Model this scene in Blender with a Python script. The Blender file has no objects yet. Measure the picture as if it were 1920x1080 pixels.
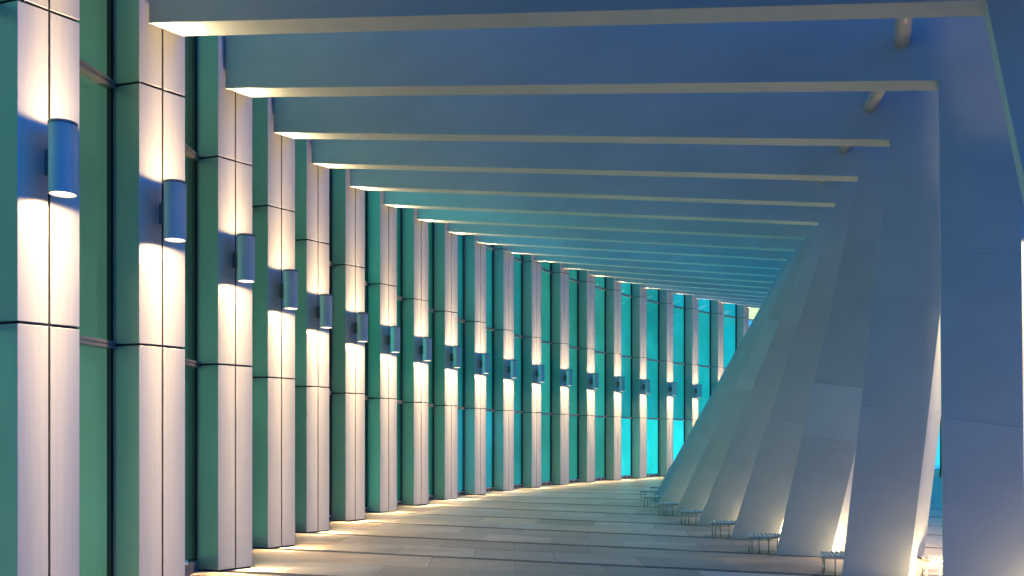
import bpy, math, random
from mathutils import Vector
random.seed(7)
R = math.radians
S = 3.5                      # one cladding panel is 3.5 m high; the tables below are in panels
EYE = 0.635 * S
scn = bpy.context.scene
COL = scn.collection

# ------------------------------------------------------------------ camera, sky, exposure
cam = bpy.data.cameras.new('camera')
camo = bpy.data.objects.new('camera', cam); COL.objects.link(camo)
camo.location = (0, 0, EYE); camo.rotation_euler = (R(90), 0, 0)
cam.sensor_width = 36; cam.lens = 1700 / 1920 * 36
cam.shift_y = 285 / 1920
cam.clip_start = 0.05; cam.clip_end = 3000
scn.camera = camo

w = bpy.data.worlds.new('World'); scn.world = w; w.use_nodes = True
nt = w.node_tree
bg = nt.nodes['Background']
sky = nt.nodes.new('ShaderNodeTexSky'); sky.sky_type = 'NISHITA'; sky.sun_disc = False
sky.sun_elevation = R(5); sky.sun_rotation = R(-60)
sky.ozone_density = 8.0; sky.air_density = 1.4; sky.dust_density = 0.3
tw = nt.nodes.new('ShaderNodeVectorMath'); tw.operation = 'MULTIPLY'; tw.inputs[1].default_value = (.05, 1.12, 1.60)   # blue-hour air
nt.links.new(sky.outputs[0], tw.inputs[0]); nt.links.new(tw.outputs[0], bg.inputs[0]); bg.inputs[1].default_value = 0.15 * 2.8
vs = scn.view_settings
vs.view_transform = 'Standard'; vs.look = 'None'; vs.exposure = 0.10; vs.gamma = 1.0
vs.use_curve_mapping = False
try:
    scn.cycles.use_denoising = True
    scn.cycles.use_light_tree = True
    scn.cycles.sample_clamp_indirect = 6.0
    scn.cycles.max_bounces = 8
except Exception:
    pass

LAMP = (1.0, 0.73, 0.38)
P_UP, P_DOWN = 205.0, 350.0

# ------------------------------------------------------------------ materials
def new_mat(name):
    m = bpy.data.materials.new(name); m.use_nodes = True
    n = m.node_tree.nodes; l = m.node_tree.links
    return m, n, l, n['Principled BSDF']

def surf(name, col, rough=0.5, metal=0.0, scale=(3, 3, 3), var=0.12, bump=0.05, bscale=None, tint=False,
         rvar=0.1, coord='Object', spec=0.5):
    m, n, l, b = new_mat(name)
    tc = n.new('ShaderNodeTexCoord'); mp = n.new('ShaderNodeMapping'); mp.inputs['Scale'].default_value = scale
    l.new(tc.outputs[coord], mp.inputs['Vector'])
    ns = n.new('ShaderNodeTexNoise'); ns.inputs['Scale'].default_value = 1.0; ns.inputs['Detail'].default_value = 7
    ns.inputs['Roughness'].default_value = 0.62
    l.new(mp.outputs[0], ns.inputs['Vector'])
    rp = n.new('ShaderNodeMapRange'); rp.inputs['From Min'].default_value = 0.3; rp.inputs['From Max'].default_value = 0.7
    rp.inputs['To Min'].default_value = 1 - var; rp.inputs['To Max'].default_value = 1 + var
    l.new(ns.outputs['Fac'], rp.inputs['Value'])
    mul = n.new('ShaderNodeVectorMath'); mul.operation = 'SCALE'; mul.inputs[0].default_value = col[:3]
    l.new(rp.outputs[0], mul.inputs['Scale'])
    out = mul.outputs[0]
    if tint:
        oi = n.new('ShaderNodeObjectInfo'); mm = n.new('ShaderNodeVectorMath'); mm.operation = 'MULTIPLY'
        l.new(out, mm.inputs[0]); l.new(oi.outputs['Color'], mm.inputs[1]); out = mm.outputs[0]
    l.new(out, b.inputs['Base Color'])
    rr = n.new('ShaderNodeMapRange'); rr.inputs['To Min'].default_value = max(rough - rvar, .02)
    rr.inputs['To Max'].default_value = min(rough + rvar, 1)
    l.new(ns.outputs['Fac'], rr.inputs['Value']); l.new(rr.outputs[0], b.inputs['Roughness'])
    b.inputs['Metallic'].default_value = metal
    b.inputs['Specular IOR Level'].default_value = spec
    if bump:
        n2 = n.new('ShaderNodeTexNoise'); n2.inputs['Scale'].default_value = 1.0; n2.inputs['Detail'].default_value = 6
        mp2 = n.new('ShaderNodeMapping'); mp2.inputs['Scale'].default_value = bscale or tuple(4 * v for v in scale)
        l.new(tc.outputs[coord], mp2.inputs['Vector']); l.new(mp2.outputs[0], n2.inputs['Vector'])
        bp = n.new('ShaderNodeBump'); bp.inputs['Strength'].default_value = bump; bp.inputs['Distance'].default_value = 0.02
        l.new(n2.outputs['Fac'], bp.inputs['Height']); l.new(bp.outputs[0], b.inputs['Normal'])
    return m

M = {}
M['concrete'] = surf('painted_steel', (.42, .45, .46), .55, 0, (.45, .45, .9), .10, .10, (2, 2, 5), tint=True, spec=.3)
M['cladding'] = surf('brushed_aluminium', (.58, .535, .525), .38, .35, (30, 30, .5), .05, .04, (120, 120, 1.2))
M['side'] = surf('green_glass_panel_reflected_tint', (1, 1, 1), .22, 0, (.6, .6, .25), .10, .006, (1.5, 1.5, 1), tint=True, rvar=.05)
M['joint'] = surf('dark_joint', (.02, .02, .025), .7, 0, (4, 4, 4), .2, 0)
M['mullion'] = surf('dark_mullion_metal', (.02, .022, .028), .35, .5, (6, 6, 1), .2, 0)
M['transom'] = surf('bronze_grey_transom_metal', (.42, .36, .37), .35, .6, (8, 8, 8), .12, .03)
M['fixture'] = surf('grey_lamp_casing', (.68, .61, .60), .45, .0, (4, 4, 4), .05, .03)
M['bracket'] = surf('bracket_metal', (.22, .21, .23), .45, .5, (9, 9, 9), .1, .03)
M['tube'] = surf('bronze_painted_tube', (.42, .40, .37), .35, .3, (3, 3, 3), .1, .04)
M['stone'] = surf('stone_paver', (.47, .385, .315), .36, 0, (.30, 1.3, 1), .36, .10, (2, 9, 6), tint=True, coord='Object', rvar=.18)
M['bed'] = surf('joint_sand', (.13, .12, .11), .9, 0, (5, 5, 5), .3, .2)
M['channel'] = surf('dark_stone_channel', (.085, .08, .085), .6, 0, (2, 2, 2), .3, .1)
M['ground'] = surf('far_paving', (.26, .25, .24), .6, 0, (.4, .4, .4), .2, .1)
M['bench_slat'] = surf('bench_slat_metal', (.75, .76, .8), .3, .5, (8, 8, 8), .1, .03)
M['bench_frame'] = surf('bench_frame_bronze', (.42, .38, .30), .4, .4, (8, 8, 8), .12, .03)

def pane_mat():
    m, n, l, b = new_mat('back_lit_green_glass')
    oi = n.new('ShaderNodeObjectInfo')
    geo = n.new('ShaderNodeTexCoord')
    ns = n.new('ShaderNodeTexNoise'); ns.inputs['Scale'].default_value = .35; ns.inputs['Detail'].default_value = 2
    l.new(geo.outputs['Object'], ns.inputs['Vector'])
    rp = n.new('ShaderNodeMapRange'); rp.inputs['From Min'].default_value = .3; rp.inputs['From Max'].default_value = .7
    rp.inputs['To Min'].default_value = .8; rp.inputs['To Max'].default_value = 1.2
    l.new(ns.outputs['Fac'], rp.inputs['Value'])
    n3 = n.new('ShaderNodeTexNoise'); n3.inputs['Scale'].default_value = .16; n3.inputs['Detail'].default_value = 3
    l.new(geo.outputs['Object'], n3.inputs['Vector'])
    cr = n.new('ShaderNodeValToRGB'); cr.color_ramp.elements[0].position = .4; cr.color_ramp.elements[0].color = (.95, .95, .86, 1)
    cr.color_ramp.elements[1].position = .6; cr.color_ramp.elements[1].color = (.85, 1.08, 1.13, 1)
    l.new(n3.outputs['Fac'], cr.inputs[0])
    vm = n.new('ShaderNodeVectorMath'); vm.operation = 'MULTIPLY'; l.new(oi.outputs['Color'], vm.inputs[0]); l.new(cr.outputs[0], vm.inputs[1])
    l.new(vm.outputs[0], b.inputs['Emission Color'])
    lw = n.new('ShaderNodeLayerWeight'); lw.inputs['Blend'].default_value = .5       # glass lets less of the room's light out at a slant
    iv = n.new('ShaderNodeMath'); iv.operation = 'SUBTRACT'; iv.inputs[0].default_value = 1; l.new(lw.outputs['Facing'], iv.inputs[1])
    pw = n.new('ShaderNodeMath'); pw.operation = 'POWER'; pw.inputs[1].default_value = 4; l.new(iv.outputs[0], pw.inputs[0])
    ma = n.new('ShaderNodeMath'); ma.operation = 'MULTIPLY_ADD'; ma.inputs[1].default_value = 29; ma.inputs[2].default_value = .45; l.new(pw.outputs[0], ma.inputs[0])
    mx = n.new('ShaderNodeMath'); mx.operation = 'MULTIPLY'; l.new(ma.outputs[0], mx.inputs[0]); l.new(rp.outputs[0], mx.inputs[1])
    l.new(mx.outputs[0], b.inputs['Emission Strength'])
    b.inputs['Base Color'].default_value = (.01, .05, .045, 1)
    b.inputs['Roughness'].default_value = .04
    b.inputs['IOR'].default_value = 1.75
    return m
M['pane'] = pane_mat()

def emit(name, col, s):
    m, n, l, b = new_mat(name)
    b.inputs['Base Color'].default_value = (.8, .8, .8, 1)
    b.inputs['Emission Color'].default_value = (*col, 1); b.inputs['Emission Strength'].default_value = s
    return m
M['lens'] = emit('glowing_lens', (1, .8, .5), 4.0)

# ------------------------------------------------------------------ mesh helpers
class MB:
    def __init__(s): s.v = []; s.f = []
    def add(s, vs_, fs):
        b = len(s.v); s.v += [tuple(p) for p in vs_]; s.f += [tuple(b + i for i in f) for f in fs]; return s
    def prism(s, poly, z0, z1):
        """plan polygon (metres) extruded up; z0/z1 numbers or per-vertex lists"""
        n = len(poly)
        a = z0 if isinstance(z0, (list, tuple)) else [z0] * n
        c = z1 if isinstance(z1, (list, tuple)) else [z1] * n
        ar = sum(poly[i][0] * poly[(i + 1) % n][1] - poly[(i + 1) % n][0] * poly[i][1] for i in range(n))
        if ar < 0: poly = poly[::-1]; a = a[::-1]; c = c[::-1]
        v = [(p[0], p[1], h) for p, h in zip(poly, a)] + [(p[0], p[1], h) for p, h in zip(poly, c)]
        f = [tuple(range(n))[::-1], tuple(range(n, 2 * n))]
        f += [(i, (i + 1) % n, n + (i + 1) % n, n + i) for i in range(n)]
        return s.add(v, f)
    def box(s, c, u, hu, hv, z0, z1):
        """box centred at plan point c, along plan unit u"""
        vx, vy = -u[1], u[0]
        P = [(c[0] + a * hu * u[0] + b * hv * vx, c[1] + a * hu * u[1] + b * hv * vy) for a, b in ((-1, -1), (1, -1), (1, 1), (-1, 1))]
        return s.prism(P, z0, z1)
    def tube(s, p, q, r, n=20, r2=None, caps=True):
        p = Vector(p); q = Vector(q); d = (q - p).normalized(); r2 = r if r2 is None else r2
        a = d.orthogonal().normalized(); b = d.cross(a)
        v = []
        for c, rr in ((p, r), (q, r2)):
            for i in range(n):
                t = 2 * math.pi * i / n
                v.append(c + rr * (math.cos(t) * a + math.sin(t) * b))
        f = [(i, (i + 1) % n, n + (i + 1) % n, n + i) for i in range(n)]
        if caps: f += [tuple(range(n))[::-1], tuple(range(n, 2 * n))]
        return s.add(v, f)
    def lathe(s, prof, c, n=28):
        """profile (r,z) around a vertical axis at c; open profile"""
        v = []; m = len(prof)
        for r, z in prof:
            for i in range(n):
                t = 2 * math.pi * i / n; v.append((c[0] + r * math.cos(t), c[1] + r * math.sin(t), c[2] + z))
        f = []
        for j in range(m - 1):
            for i in range(n):
                f.append((j * n + i, j * n + (i + 1) % n, (j + 1) * n + (i + 1) % n, (j + 1) * n + i))
        return s.add(v, f)
    def build(s, name, mat, parent=None, smooth=False, color=None, bevel=0):
        me = bpy.data.meshes.new(name); me.from_pydata(s.v, [], s.f); me.update()
        me.materials.append(mat)
        if smooth:
            for p in me.polygons: p.use_smooth = len(p.vertices) == 4
        o = bpy.data.objects.new(name, me); COL.objects.link(o)
        if parent is not None:
            o.parent = parent
            # parents sit unrotated: keep world-space vertices by shifting them to the parent's origin
            off = Vector(parent.get('_at', (0, 0, 0)))
            me.transform(__import__('mathutils').Matrix.Translation(-off))
        if color: o.color = (*color, 1)
        if bevel:
            bm_ = o.modifiers.new('bevel', 'BEVEL'); bm_.width = bevel; bm_.segments = 2; bm_.limit_method = 'ANGLE'
        return o

def tag(o, label=None, cat=None, group=None, kind=None):
    if label: o['label'] = label
    if cat: o['category'] = cat
    if group: o['group'] = group
    if kind: o['kind'] = kind
    return o

def empty(name, loc, label=None, cat=None, group=None):
    o = bpy.data.objects.new(name, None); COL.objects.link(o); o.location = loc; o['_at'] = tuple(loc)
    o.empty_display_size = .3
    return tag(o, label, cat, group)

def child_at(o, parent):            # a part that has sub-parts of its own: same origin as its thing
    o['_at'] = tuple(parent['_at']); return o

# ------------------------------------------------------------------ layout tables (units of S)
# column corner x, y | frame angle | distance to fin foot | length of beam soffit | soffit height at column, at fin
T = [
    (-1.53, 2.805, -13.5, 3.45, 3.05, 2.135, 1.885),
    (-1.421, 3.455, -15.7, 3.28, 2.918, 2.233, 1.939),
    (-1.413, 4.359, -17.9, 3.171, 3.153, 2.333, 1.989),
    (-1.42, 5.272, -20.2, 3.126, 3.337, 2.43, 2.007),
    (-1.397, 6.167, -22.4, 3.071, 3.498, 2.523, 2.047),
    (-1.293, 7.045, -24.7, 2.951, 3.59, 2.611, 2.089),
    (-1.149, 7.908, -25.3, 2.772, 3.635, 2.695, 2.166),
    (-0.948, 8.756, -27.3, 2.565, 3.638, 2.772, 2.224),
    (-0.711, 9.59, -27.0, 2.302, 3.576, 2.843, 2.313),
    (-0.429, 10.408, -25.0, 2.076, 3.455, 2.908, 2.424),
    (-0.106, 11.212, -24.1, 1.969, 3.303, 2.966, 2.507),
    (0.261, 11.999, -23.9, 1.864, 3.152, 3.017, 2.579),
    (0.68, 12.768, -23.8, 1.769, 3.007, 3.062, 2.644),
    (1.117, 13.519, -23.6, 1.684, 2.868, 3.1, 2.702),
    (1.601, 14.249, -23.4, 1.609, 2.735, 3.132, 2.752),
    (2.107, 14.956, -23.3, 1.544, 2.608, 3.158, 2.795),
    (2.668, 15.638, -23.1, 1.489, 2.487, 3.178, 2.832),
    (3.239, 16.292, -23.0, 1.444, 2.372, 3.193, 2.863),
    (3.841, 16.914, -22.8, 1.409, 2.263, 3.203, 2.888),
    (4.468, 17.502, -22.7, 1.384, 2.16, 3.209, 2.909),
    (5.11, 18.07, -22.6, 1.37, 2.07, 3.212, 2.92),
]
N = len(T)
def U(a): return (math.cos(R(a)), math.sin(R(a)))
def ad(p, u, l): return (p[0] + u[0] * l, p[1] + u[1] * l)
def sc(p): return (p[0] * S, p[1] * S)
def mix(p, q, t): return (p[0] + (q[0] - p[0]) * t, p[1] + (q[1] - p[1]) * t)
def frame(k):
    x, y, a, L, lt, hb, ht = T[k]
    d = dict(C=(x, y), a=a, u=U(a), L=L, lt=lt, hb=hb, ht=ht, th=52 - .5 * (k - 1))
    d['f'] = U(d['th'])                                   # direction of the lit face
    d['M'] = ad((x, y), U(-20 + 0.15 * k), -.145)         # where the side panel meets the glass
    d['Rr'] = ad((x, y), d['f'], .195)
    d['O'] = ad((x, y), d['f'], .03)
    return d
FR = [frame(k) for k in range(N)]
ORD = ['first', 'second', 'third', 'fourth', 'fifth', 'sixth', 'seventh', 'eighth', 'ninth', 'tenth', 'eleventh', 'twelfth',
       'thirteenth', 'fourteenth', 'fifteenth', 'sixteenth', 'seventeenth', 'eighteenth', 'nineteenth', 'twentieth', 'twenty-first']

# ------------------------------------------------------------------ ground and paving
g = MB().add([(-900, -300, -.12), (900, -300, -.12), (900, 1500, -.12), (-900, 1500, -.12)], [(0, 1, 2, 3)]).build('ground', M['ground'])
tag(g, kind='structure')
pav = empty('pavement', (0, 0, 0)); tag(pav, kind='structure')
def ray(k, l):                         # point on the frame line of frame k (k may be -1..)
    if k < 0:
        d = FR[0]; O = (d['O'][0] - .03, d['O'][1] - .88 * (-k)); u = U(-12.0)
    else: O, u = FR[k]['O'], FR[k]['u']
    return ad(O, u, l)
bed = MB()
for k in range(-2, N - 1):
    bed.add([(*sc(ray(k, -.6)), -.05), (*sc(ray(k, 6.5)), -.05), (*sc(ray(k + 1, 6.5)), -.05), (*sc(ray(k + 1, -.6)), -.05)], [(0, 1, 2, 3)])
bed.build('paving_bed', M['bed'], pav)
far_pavers = MB(); count = 0
cuts = [-.62, .33, .8, 1.27, 1.74, 2.21, 2.68, 3.15, 3.62, 4.09, 4.56, 5.03, 5.5]
def paver_quad(k, l0, l1, t0, t1, gap):
    A, B = mix(ray(k, l0), ray(k + 1, l0), t0), mix(ray(k, l1), ray(k + 1, l1), t0)
    Cc, D = mix(ray(k, l1), ray(k + 1, l1), t1), mix(ray(k, l0), ray(k + 1, l0), t1)
    c = ((A[0] + B[0] + Cc[0] + D[0]) / 4, (A[1] + B[1] + Cc[1] + D[1]) / 4)
    out = []
    for p in (A, B, Cc, D):
        d = (c[0] - p[0], c[1] - p[1]); n = math.hypot(*d)
        out.append(sc((p[0] + d[0] / n * gap, p[1] + d[1] / n * gap)))
    return out
for k in range(-2, N - 1):
    rows = [(.05, .51), (.51, .965)]
    for ri, (t0, t1) in enumerate(rows):
        sh = (ri % 2) * .235
        for ci in range(len(cuts) - 1):
            l0 = cuts[ci] + (sh if ci > 1 else 0); l1 = cuts[ci + 1] + (sh if ci + 1 > 1 else 0)
            q = paver_quad(k, l0, l1, t0, t1, .0014)
            tone = random.choice([.72, .85, .95, 1, 1.1, 1.25]); warm = random.uniform(-.09, .09)
            z = random.uniform(-.0015, .0015)
            if k >= 0 and k <= 8 and count < 295 and l0 < (5.2 if k < 4 else 3.6):
                m = MB().prism(q, -.045, z); count += 1
                m.build('paver', M['stone'], pav, color=(tone * (1 + warm), tone, tone * (1 - warm)))
            else:
                far_pavers.prism(q, -.045, z)
fp = far_pavers.build('far_paver', M['stone'], pav, color=(.97, .97, .97)); tag(fp, kind='stuff')
for k in range(-1, N - 1):                                # dark joint strips on the frame lines
    u = U(-12) if k < 0 else FR[k]['u']
    a, b = ray(k, .42), ray(k, 5.5)
    c = mix(a, b, .5)
    MB().box(sc(c), u, 2.54 * S, .020 * S, -.04, -.006).build('channel_strip', M['channel'], pav)

# ------------------------------------------------------------------ glass facade
fac = empty('glass_facade', (FR[0]['M'][0] * S, FR[0]['M'][1] * S, 0),
            'tall green and turquoise back-lit glass wall curving away behind the lit columns', 'glass wall')
def glass_col(k, lev):
    """what the room behind gives off through each pane (linear)"""
    r = random.Random(k * 17 + lev)
    if k <= 4: c = (.018, .045, .031)
    elif k <= 7: c = (.012, .105, .082)
    elif k <= 10: c = (.008, .15, .16)
    elif k <= 13: c = (.012, .15, .13)
    elif k <= 15: c = (.004, .15, .16)
    else: c = (.002, .19, .26)
    if lev == 0:
        if k >= 14: c = (.006, .28, .29)
        elif k in (8, 9): c = (.012, .20, .26)
    if lev == 3 and k >= 15: c = tuple(v * .75 for v in c)
    if k >= 19: c = (.30, .44, .24) if lev == 3 else (.02, .16, .42)
    j = r.uniform(.88, 1.12)
    return tuple(v * j for v in c)
def pane(p, q, z0, z1, c, par):
    d = (q[0] - p[0], q[1] - p[1]); n = math.hypot(*d); u = (d[0] / n, d[1] / n); v = (-u[1], u[0])
    P = [sc(p), sc(q)]; t = .03
    poly = [P[0], P[1], (P[1][0] + v[0] * t, P[1][1] + v[1] * t), (P[0][0] + v[0] * t, P[0][1] + v[1] * t)]
    return MB().prism(poly, z0 + .02, z1 - .02).build('glass_pane', M['pane'], par, color=c)
Ms = [(FR[0]['M'][0] - .05, FR[0]['M'][1] - .88)] + [d['M'] for d in FR]
for k in range(len(Ms) - 1):
    p, q = Ms[k], Ms[k + 1]
    d = (q[0] - p[0], q[1] - p[1]); n = math.hypot(*d); u = (d[0] / n, d[1] / n); rt_ = (u[1], -u[0])
    a, b = ad(p, u, .008), ad(q, u, -.008)
    for lev in range(4):
        z0 = lev * S + (.055 * S if lev == 0 else 0); z1 = (lev + 1) * S
        if k - 1 >= 15 and lev in (1, 2) and k - 1 < 19:          # one pane drawn as two, a band of brighter light put into its glow colour
            m_ = mix(a, b, .42)
            pane(a, ad(m_, u, -.002), z0, z1, (.003, .25, .38), fac); pane(ad(m_, u, .002), b, z0, z1, (.002, .13, .145), fac)
        else: pane(a, b, z0, z1, glass_col(k - 1, lev), fac)
        if lev:                                            # double-lined transom, proud of the glass
            mid = mix(a, b, .5)
            cc = ad(mid, rt_, .014)
            t_ = MB().box(sc(cc), u, (n / 2 - .008) * S, .014 * S, z0 - .052, z0 + .052).build('transom', M['transom'], fac)
            MB().box(sc(ad(mid, rt_, .031)), u, (n / 2 - .008) * S, .003 * S, z0 + .008, z0 + .050).build('cover_strip', M['transom'], child_at(t_, fac))
            MB().box(sc(ad(mid, rt_, .031)), u, (n / 2 - .008) * S, .003 * S, z0 - .050, z0 - .008).build('cover_strip', M['transom'], t_)
    mid = mix(a, b, .5)
    rail = MB().box(sc(ad(mid, rt_, .012)), u, (n / 2 - .008) * S, .016 * S, 0, .05 * S).build('base_rail', M['transom'], fac)
    child_at(rail, fac)
    if 4 <= k <= 18:
        for i in range(5):
            MB().box(sc(ad(mix(a, b, (i + .5) / 5), rt_, .0295)), u, .05 * S, .0012 * S, .016 * S, .034 * S).build('vent_slot', M['joint'], rail)
for k, p in enumerate(Ms):
    u = FR[max(0, k - 1)]['u']
    MB().box(sc(p), u, .020 * S, .014 * S, 0, 4 * S).build('mullion', M['mullion'], fac)

# ------------------------------------------------------------------ clad columns
G = .006      # half joint, units of S
H4 = []
def column(k):
    d = FR[k]; C, f = d['C'], d['f']; us = U(-20 + .15 * k)
    top = (d['hb'] + .5)
    mid = ad(C, f, .0975)
    at = (*sc(mid), 0)
    kk = k
    lab = {0: 'first lit column, cut by the left edge of the photo, its upper half filling the corner'}.get(
        k, f'{ORD[k]} warm-lit panelled column counted from the left edge, green side towards the glass')
    e = empty('clad_column', at, lab, 'column', 'metal clad columns along the glass wall')
    Mi, Rr = d['M'], d['Rr']
    back = ad(Rr, us, -.16)
    # dark core, recessed behind every panel
    core = [ad(Mi, f, .006), ad(ad(C, f, .008), us, -.006), ad(ad(Rr, f, -.006), us, -.006), ad(back, f, -.006)]
    MB().prism([sc(p) for p in core], 0, top * S - .01).build('core', M['joint'], e)
    z = 0; lev = 0
    while z < top - 1e-6:
        z1 = min(z + 1, top)
        a, b = z * S + (.015 if z else .03), z1 * S - (.015 if z1 < top else 0)
        nrm = (-f[1], f[0]); inw = ad((0, 0), nrm, .0045)   # panel thickness inward
        def slab(p, q, th, name, mat, col=None):
            MB().prism([sc(p), sc(q), sc(ad(q, th, 1)), sc(ad(p, th, 1))], a, b).build(name, mat, e, bevel=.004, color=col)
        g_ = .0035
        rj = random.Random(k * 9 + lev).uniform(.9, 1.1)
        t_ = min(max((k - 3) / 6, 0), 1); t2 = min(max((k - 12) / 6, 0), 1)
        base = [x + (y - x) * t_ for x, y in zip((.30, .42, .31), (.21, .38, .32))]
        sidec = tuple((x + (y - x) * t2) * rj for x, y in zip(base, (.30, .50, .44)))  # tint also holds the reflected glow of the panes, shifting along the row
        slab(C, ad(mid, f, -g_), inw, 'face_panel', M['cladding'])
        slab(ad(mid, f, g_), Rr, inw, 'face_panel', M['cladding'])
        ns = (-us[1], us[0]); ins = ad((0, 0), ns, .0045)
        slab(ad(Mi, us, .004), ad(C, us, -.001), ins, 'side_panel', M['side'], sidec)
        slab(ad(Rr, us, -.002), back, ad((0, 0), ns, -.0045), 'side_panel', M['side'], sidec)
        z = z1; lev += 1
    return e
for k in range(N): column(k)

# ------------------------------------------------------------------ wall lamps (cylinder up-and-down lights)
def spot(name, loc, rot, energy, size, blend, rad, par):
    L = bpy.data.lights.new(name, 'SPOT'); L.energy = energy; L.color = LAMP; L.spot_size = R(size); L.spot_blend = blend
    L.shadow_soft_size = rad
    # photometric profile: strong along the axis, weak sideways
    L.use_nodes = True; t = L.node_tree; em = t.nodes['Emission']
    tc = t.nodes.new('ShaderNodeTexCoord'); sx = t.nodes.new('ShaderNodeSeparateXYZ'); t.links.new(tc.outputs['Normal'], sx.inputs[0])
    ab = t.nodes.new('ShaderNodeMath'); ab.operation = 'ABSOLUTE'; t.links.new(sx.outputs[2], ab.inputs[0])
    sb = t.nodes.new('ShaderNodeMath'); sb.operation = 'SUBTRACT'; sb.inputs[0].default_value = 1.0008 if energy == P_DOWN else 1.002; t.links.new(ab.outputs[0], sb.inputs[1])
    dv = t.nodes.new('ShaderNodeMath'); dv.operation = 'DIVIDE'; dv.inputs[0].default_value = .08; t.links.new(sb.outputs[0], dv.inputs[1])
    pw = t.nodes.new('ShaderNodeMath'); pw.operation = 'POWER'; pw.inputs[1].default_value = 1.03; t.links.new(dv.outputs[0], pw.inputs[0])
    t.links.new(pw.outputs[0], em.inputs['Strength'])
    o = bpy.data.objects.new(name, L); COL.objects.link(o); o.parent = par; o.location = loc; o.rotation_euler = rot
    return o
lamp_proto = {}
def lamp(P, nrm, z, lab, group, power=1):
    """P plan point on the face (S), nrm outward unit, z centre height in S"""
    r = .0415 * S; hh = .112 * S; off = .087 * S
    e = empty('wall_lamp', (P[0] * S, P[1] * S, z * S), lab, 'wall lamp', group)
    e['_at'] = (0, 0, 0)
    ang = math.atan2(nrm[1], nrm[0]); e.rotation_euler = (0, 0, ang)
    if not lamp_proto:
        c = (off, 0, 0)
        b = MB().lathe([(r * .86, hh - .05), (r * .86, hh), (r, hh), (r, hh - .028), (r * .985, hh - .030), (r * .985, -hh + .004), (r, -hh), (r * .9, -hh), (r * .9, -hh + .05)], c, 40)
        o1 = b.build('casing', M['fixture'], e, smooth=False)
        for p in o1.data.polygons: p.use_smooth = True
        o1.data.set_sharp_from_angle(angle=R(35))
        ring = MB().lathe([(r * 1.004, hh - .036), (r * 1.03, hh - .034), (r * 1.03, hh - .002), (r * .88, hh + .001)], c, 40).build('collar', M['bracket'], e)
        o2 = MB().lathe([(r * .9, -hh + .012), (.001, -hh + .012)], c, 32).build('lens', M['lens'], e)
        o3 = MB().lathe([(r * .86, hh - .02), (.001, hh - .02)], c, 32).build('lens', M['lens'], e)
        o4 = MB().box(((off - r) / 2 + .004, 0), (1, 0), (off - r) / 2 + .006, .055, -.14, .14).build('bracket', M['bracket'], e, bevel=.004)
        ls = [spot('up_light', (off, 0, hh + .004), (R(180), 0, 0), P_UP, 172, .25, .03, e),
              spot('down_light', (off, 0, -hh - .004), (0, 0, 0), P_DOWN, 172, .25, .03, e)]
        lamp_proto['parts'] = [o1, ring, o2, o3, o4] + ls
    else:
        for o in lamp_proto['parts']:
            c = o.copy(); COL.objects.link(c); c.parent = e
            if power != 1 and o.type == 'LIGHT':
                if (o.name, power) not in lamp_proto:
                    L = o.data.copy(); L.energy *= power; lamp_proto[(o.name, power)] = L
                c.data = lamp_proto[(o.name, power)]
    return e
for k in range(N):
    d = FR[k]; mid = ad(d['C'], d['f'], .0975); nrm = (d['f'][1], -d['f'][0])
    lab = f'cylindrical up-and-down lamp on the {ORD[k]} column from the left edge, glowing at both ends'
    if k == 0: lab = 'nearest and largest cylindrical lamp, on the column at the left edge'
    lamp(mid, nrm, 1.513, lab, 'cylinder lamps on the columns', 1 if k == 0 else random.choice([.88, 1, 1, 1.12]))

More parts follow.
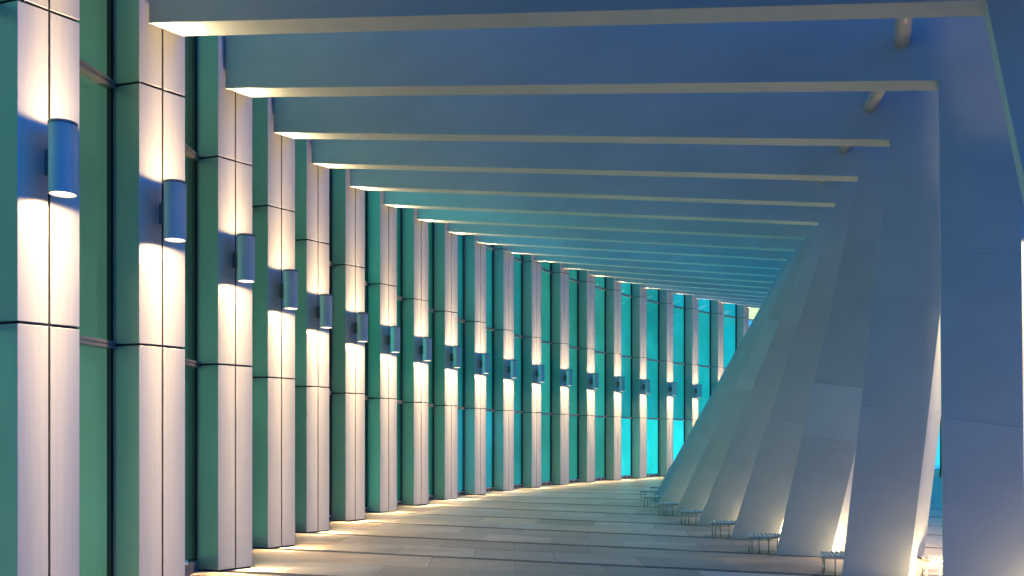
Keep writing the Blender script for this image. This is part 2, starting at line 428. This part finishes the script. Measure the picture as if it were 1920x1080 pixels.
# ------------------------------------------------------------------ ribs: roof beam + leaning fin
HB = .52
def rib(k):
    d = FR[k]; O, u, L, lt, hb, ht = d['O'], d['u'], d['L'], d['lt'], d['hb'], d['ht']
    foot = ad(O, u, L)
    lab = f'pale roof beam and leaning flat fin springing from the {ORD[k]} column'
    if k == 1: lab = 'nearest pale rib, its beam crossing the top edge of the photo'
    if k == 2: lab = 'pale rib whose near-upright fin fills the right side of the photo'
    e = empty('portal_rib', (*sc(foot), 0), lab, 'rib', 'roof beams with leaning fins')
    W = .272 if k == 2 else .285
    ein_b = (U(66)[0] * .11, U(66)[1] * .11); eout = (U(47)[0] * .17, U(47)[1] * .17); el = (d['f'][0] * .145, d['f'][1] * .145)
    def P(l, h, e_=(0, 0)):
        p = ad(O, u, l); return ((p[0] + e_[0]) * S, (p[1] + e_[1]) * S, h * S)
    gx = .011
    # slope of the inner edge of the fin
    def inner(h): return L + (lt - L) * h / ht
    def prism8(near, offs, name, tone, no=(0, 0), mat='concrete'):
        n = len(near)
        v = [P(l, h, no) for l, h in near] + [P(l, h, o) for (l, h), o in zip(near, offs)]
        f = [tuple(range(n)), tuple(range(n, 2 * n))[::-1]] + [(i, n + i, n + (i + 1) % n, (i + 1) % n) for i in range(n)]
        m = MB().add(v, f)
        o = m.build(name, M[mat], e, color=(tone, tone, tone), bevel=.003)
        return o
    topb = hb + HB; topt = ht + HB + .02
    lo = inner(topt) + W
    prism8([(gx, hb), (lt, ht), (lt + W + (lt - L) * 0, ht - .0), (lo, topt), (gx, topb)],
           [el, ein_b, eout, eout, el], 'beam', 1.0)
    rr = random.Random(k + 5)
    seams = {4: [.66, .95], 2: [.72, 1.35], 7: [1.05, 1.6], 3: [.8, 1.3]}.get(k, [rr.uniform(.6, .9), rr.uniform(1.1, 1.5)])
    hs = [0] + seams + [ht]
    prism8([(inner(0) + .01, .002), (inner(0) + W - .01, .002), (inner(ht - .05) + W - .01, ht - .05), (inner(ht - .05) + .01, ht - .05)],
           [(ein_b[0] * .9, ein_b[1] * .9), (eout[0] * .9, eout[1] * .9), (eout[0] * .9, eout[1] * .9), (ein_b[0] * .9, ein_b[1] * .9)], 'core', 1.0, (.002, .006), 'joint')
    tones = [rr.choice([.97, 1, 1.02]) for _ in range(3)]
    if k == 4: tones = [1.0, 1.12, .95]
    if k == 7: tones = [.98, 1.12, .92]
    for i in range(3):
        h0, h1 = hs[i], hs[i + 1]; g0 = .0006 if i else 0; sl0 = -.04 if i else 0; sl1 = -.04 if i < 2 else 0
        prism8([(inner(h0 + g0), h0 + g0), (inner(h0) + W, h0 + g0 + sl0), (inner(h1) + W, h1 + sl1), (inner(h1), h1 - (.0003 if i == 2 else 0))],
               [ein_b, eout, eout, ein_b], 'fin_panel', tones[i])
    return e
for k in range(N): rib(k)

# ------------------------------------------------------------------ tie tubes between the ribs, near the knees
def tiept(k):
    d = FR[k]; dl = {0: .3, 1: .22, 2: .125, 3: .085}.get(k, .075)
    l = d['lt'] - dl; h = d['ht'] + (d['hb'] - d['ht']) * dl / d['lt'] + .155
    p = ad(d['O'], d['u'], l); return Vector((p[0] * S, p[1] * S, h * S))
for k in range(1, 9):
    a, b = tiept(k), tiept(k + 1)
    dirn = (b - a).normalized(); a2 = a + dirn * .40; b2 = b - dirn * .002
    e = empty('tie_tube', tuple(a2), f'round bronze-grey tie tube between the {ORD[k]} and {ORD[k+1]} roof beams', 'tube', 'tie tubes between the roof beams')
    o = MB().tube(a2, b2, .030 * S, 28, caps=False).build('tube', M['tube'], e, smooth=True)
    MB().tube(b2 - dirn * .03, b2 + dirn * .02, .0345 * S, 28).build('collar', M['tube'], e, smooth=True)

# ------------------------------------------------------------------ lamps on the outer side of the fins
for k in range(1, 8):
    d = FR[k]
    h = 1.5; l = d['L'] + (d['lt'] - d['L']) * h / d['ht'] + .285
    P0 = ad(ad(d['O'], d['u'], l), U(47), .085); nr = (U(47)[1], -U(47)[0])
    lamp(P0, nr, h, f'cylindrical lamp on the outer edge of the leaning fin of the {ORD[k]} rib', 'cylinder lamps on the outer edges of the fins', 1.5)

# small floor uplights beside the outer foot of each fin
for k in range(2, 9):
    d = FR[k]; P1 = ad(d['O'], d['u'], d['L'] + .285); p = (P1[0] + .135, P1[1] - .085)
    e = empty('ground_uplight', (*sc(p), 0), f'small warm floor uplight beside the outer foot of the fin of the {ORD[k]} rib', 'floor light', 'floor uplights beside the fins')
    MB().lathe([(.09, 0), (.09, .03), (.07, .034), (.07, .02)], e['_at'], 24).build('bezel', M['bracket'], e)
    MB().lathe([(.07, .022), (.001, .022)], e['_at'], 24).build('lens', M['lens'], e)
    L = bpy.data.lights.new('uplight', 'SPOT'); L.energy = 95; L.color = (1, .72, .36); L.spot_size = R(160); L.spot_blend = .6; L.shadow_soft_size = .06
    o = bpy.data.objects.new('uplight', L); COL.objects.link(o); o.parent = e; o.location = (0, 0, .07)
    o.rotation_euler = Vector((-.7, .55, 1)).to_track_quat('-Z', 'Y').to_euler()

# ------------------------------------------------------------------ benches
def bench(p, ang, flip, lab, grp):
    e = empty('slatted_bench', (*sc(p), 0), lab, 'bench', grp); e['_at'] = (0, 0, 0)
    e.rotation_euler = (0, 0, R(ang))
    k = 'in' if not flip else 'out'
    if k not in bench_proto:
        q = [(0, 0), (.125, -.01), (.235, .13), (.205, .19), (.035, .175)] if not flip else [(0, .0), (.03, -.03), (.13, -.03), (.16, .0), (.15, .14), (.02, .14)]
        q = [(a * S, b * S) for a, b in q]
        top = .095 * S
        parts = []
        c = (sum(a for a, b in q) / len(q), sum(b for a, b in q) / len(q))
        o = MB().prism(q, top - .055, top - .012).build('frame', M['bench_frame'], e, bevel=.006); parts.append(o)
        x0, x1 = min(a for a, b in q), max(a for a, b in q)
        def yr(x):
            ys = []
            for i in range(len(q)):
                a, b = q[i], q[(i + 1) % len(q)]
                if (a[0] - x) * (b[0] - x) <= 0 and a[0] != b[0]: ys.append(a[1] + (b[1] - a[1]) * (x - a[0]) / (b[0] - a[0]))
            return min(ys), max(ys)
        n = 10 if not flip else 8
        for i in range(n):
            x = x0 + (x1 - x0) * (i + .5) / n; y0, y1 = yr(x)
            parts.append(MB().tube((x, y0 + .012, top - .004), (x, y1 - .012, top - .004), .016, 10).build('slat', M['bench_slat'], e, smooth=True))
        lg = [(.012, .012), (.065, .0), (.118, .002), (.2, .12), (.045, .15), (.19, .17)] if not flip else [(.02, .0), (.075, -.015), (.14, .0), (.135, .12), (.03, .12)]
        for a, b in lg:
            parts.append(MB().tube((a * S, b * S, 0), (a * S, b * S, top - .05), .013, 10).build('leg', M['bench_frame'], e, smooth=True))
        bench_proto[k] = parts
    else:
        for o in bench_proto[k]:
            c = o.copy(); COL.objects.link(c); c.parent = e
bench_proto = {}
for k in range(3, 11):
    d = FR[k]; B = ad(d['O'], d['u'], d['L'])
    dx = {3: (-.09, .02), 4: (-.142, .07)}.get(k, (-.11, .09))
    bench((B[0] + dx[0], B[1] + dx[1]), -8, False, f'small slatted bench in front of the foot of the {ORD[k]} rib, facing the columns', 'slatted benches between the fins on the column side')
for k in range(3, 6):
    d = FR[k]; B = ad(d['O'], d['u'], d['L'])
    dx = {3: (-.09, .02), 4: (-.142, .07)}.get(k, (-.11, .09))
    p = (B[0] + dx[0] + .43, B[1] + dx[1] - (.09 if k == 3 else .03))
    bench(p, -12, True, f'small brightly lit slatted bench on the outer side of the {ORD[k]} rib', 'slatted benches on the outer side of the fins')

# ------------------------------------------------------------------ far wing of the building, seen through the fin gaps
fw = empty('far_glass_wing', (7.0 * S, 16.6 * S, 0), 'far blue glass wing seen through the narrow gap beside the right-hand fin', 'glass wall')
wp = [(6.1, 17.6), (6.85, 16.95), (7.5, 15.85), (8.1, 15.2), (8.8, 14.6), (9.6, 14.1)]
for i in range(len(wp) - 1):
    p, q = wp[i], wp[i + 1]
    d_ = (q[0] - p[0], q[1] - p[1]); n = math.hypot(*d_); u = (d_[0] / n, d_[1] / n)
    for lev in range(4):
        pane(ad(p, u, .01), ad(q, u, -.01), lev * S + (.12 * S if lev == 0 else 0), (lev + 1) * S, (.003, .022, .036) if lev else (.003, .026, .042), fw)
        if lev: MB().box(sc(mix(p, q, .5)), u, (n / 2 - .012) * S, .02 * S, lev * S - .04, lev * S + .04).build('transom', M['transom'], fw)
    for j in range(3):
        MB().box(sc(mix(p, q, .5)), u, (n / 2 - .012) * S, (.03 - .005 * j) * S, j * .04 * S, (j * .04 + .033) * S).build('base_rail', M['transom'], fw)
for p in wp: MB().box(sc(p), (1, 0), .012 * S, .014 * S, 0, 4 * S).build('mullion', M['mullion'], fw)
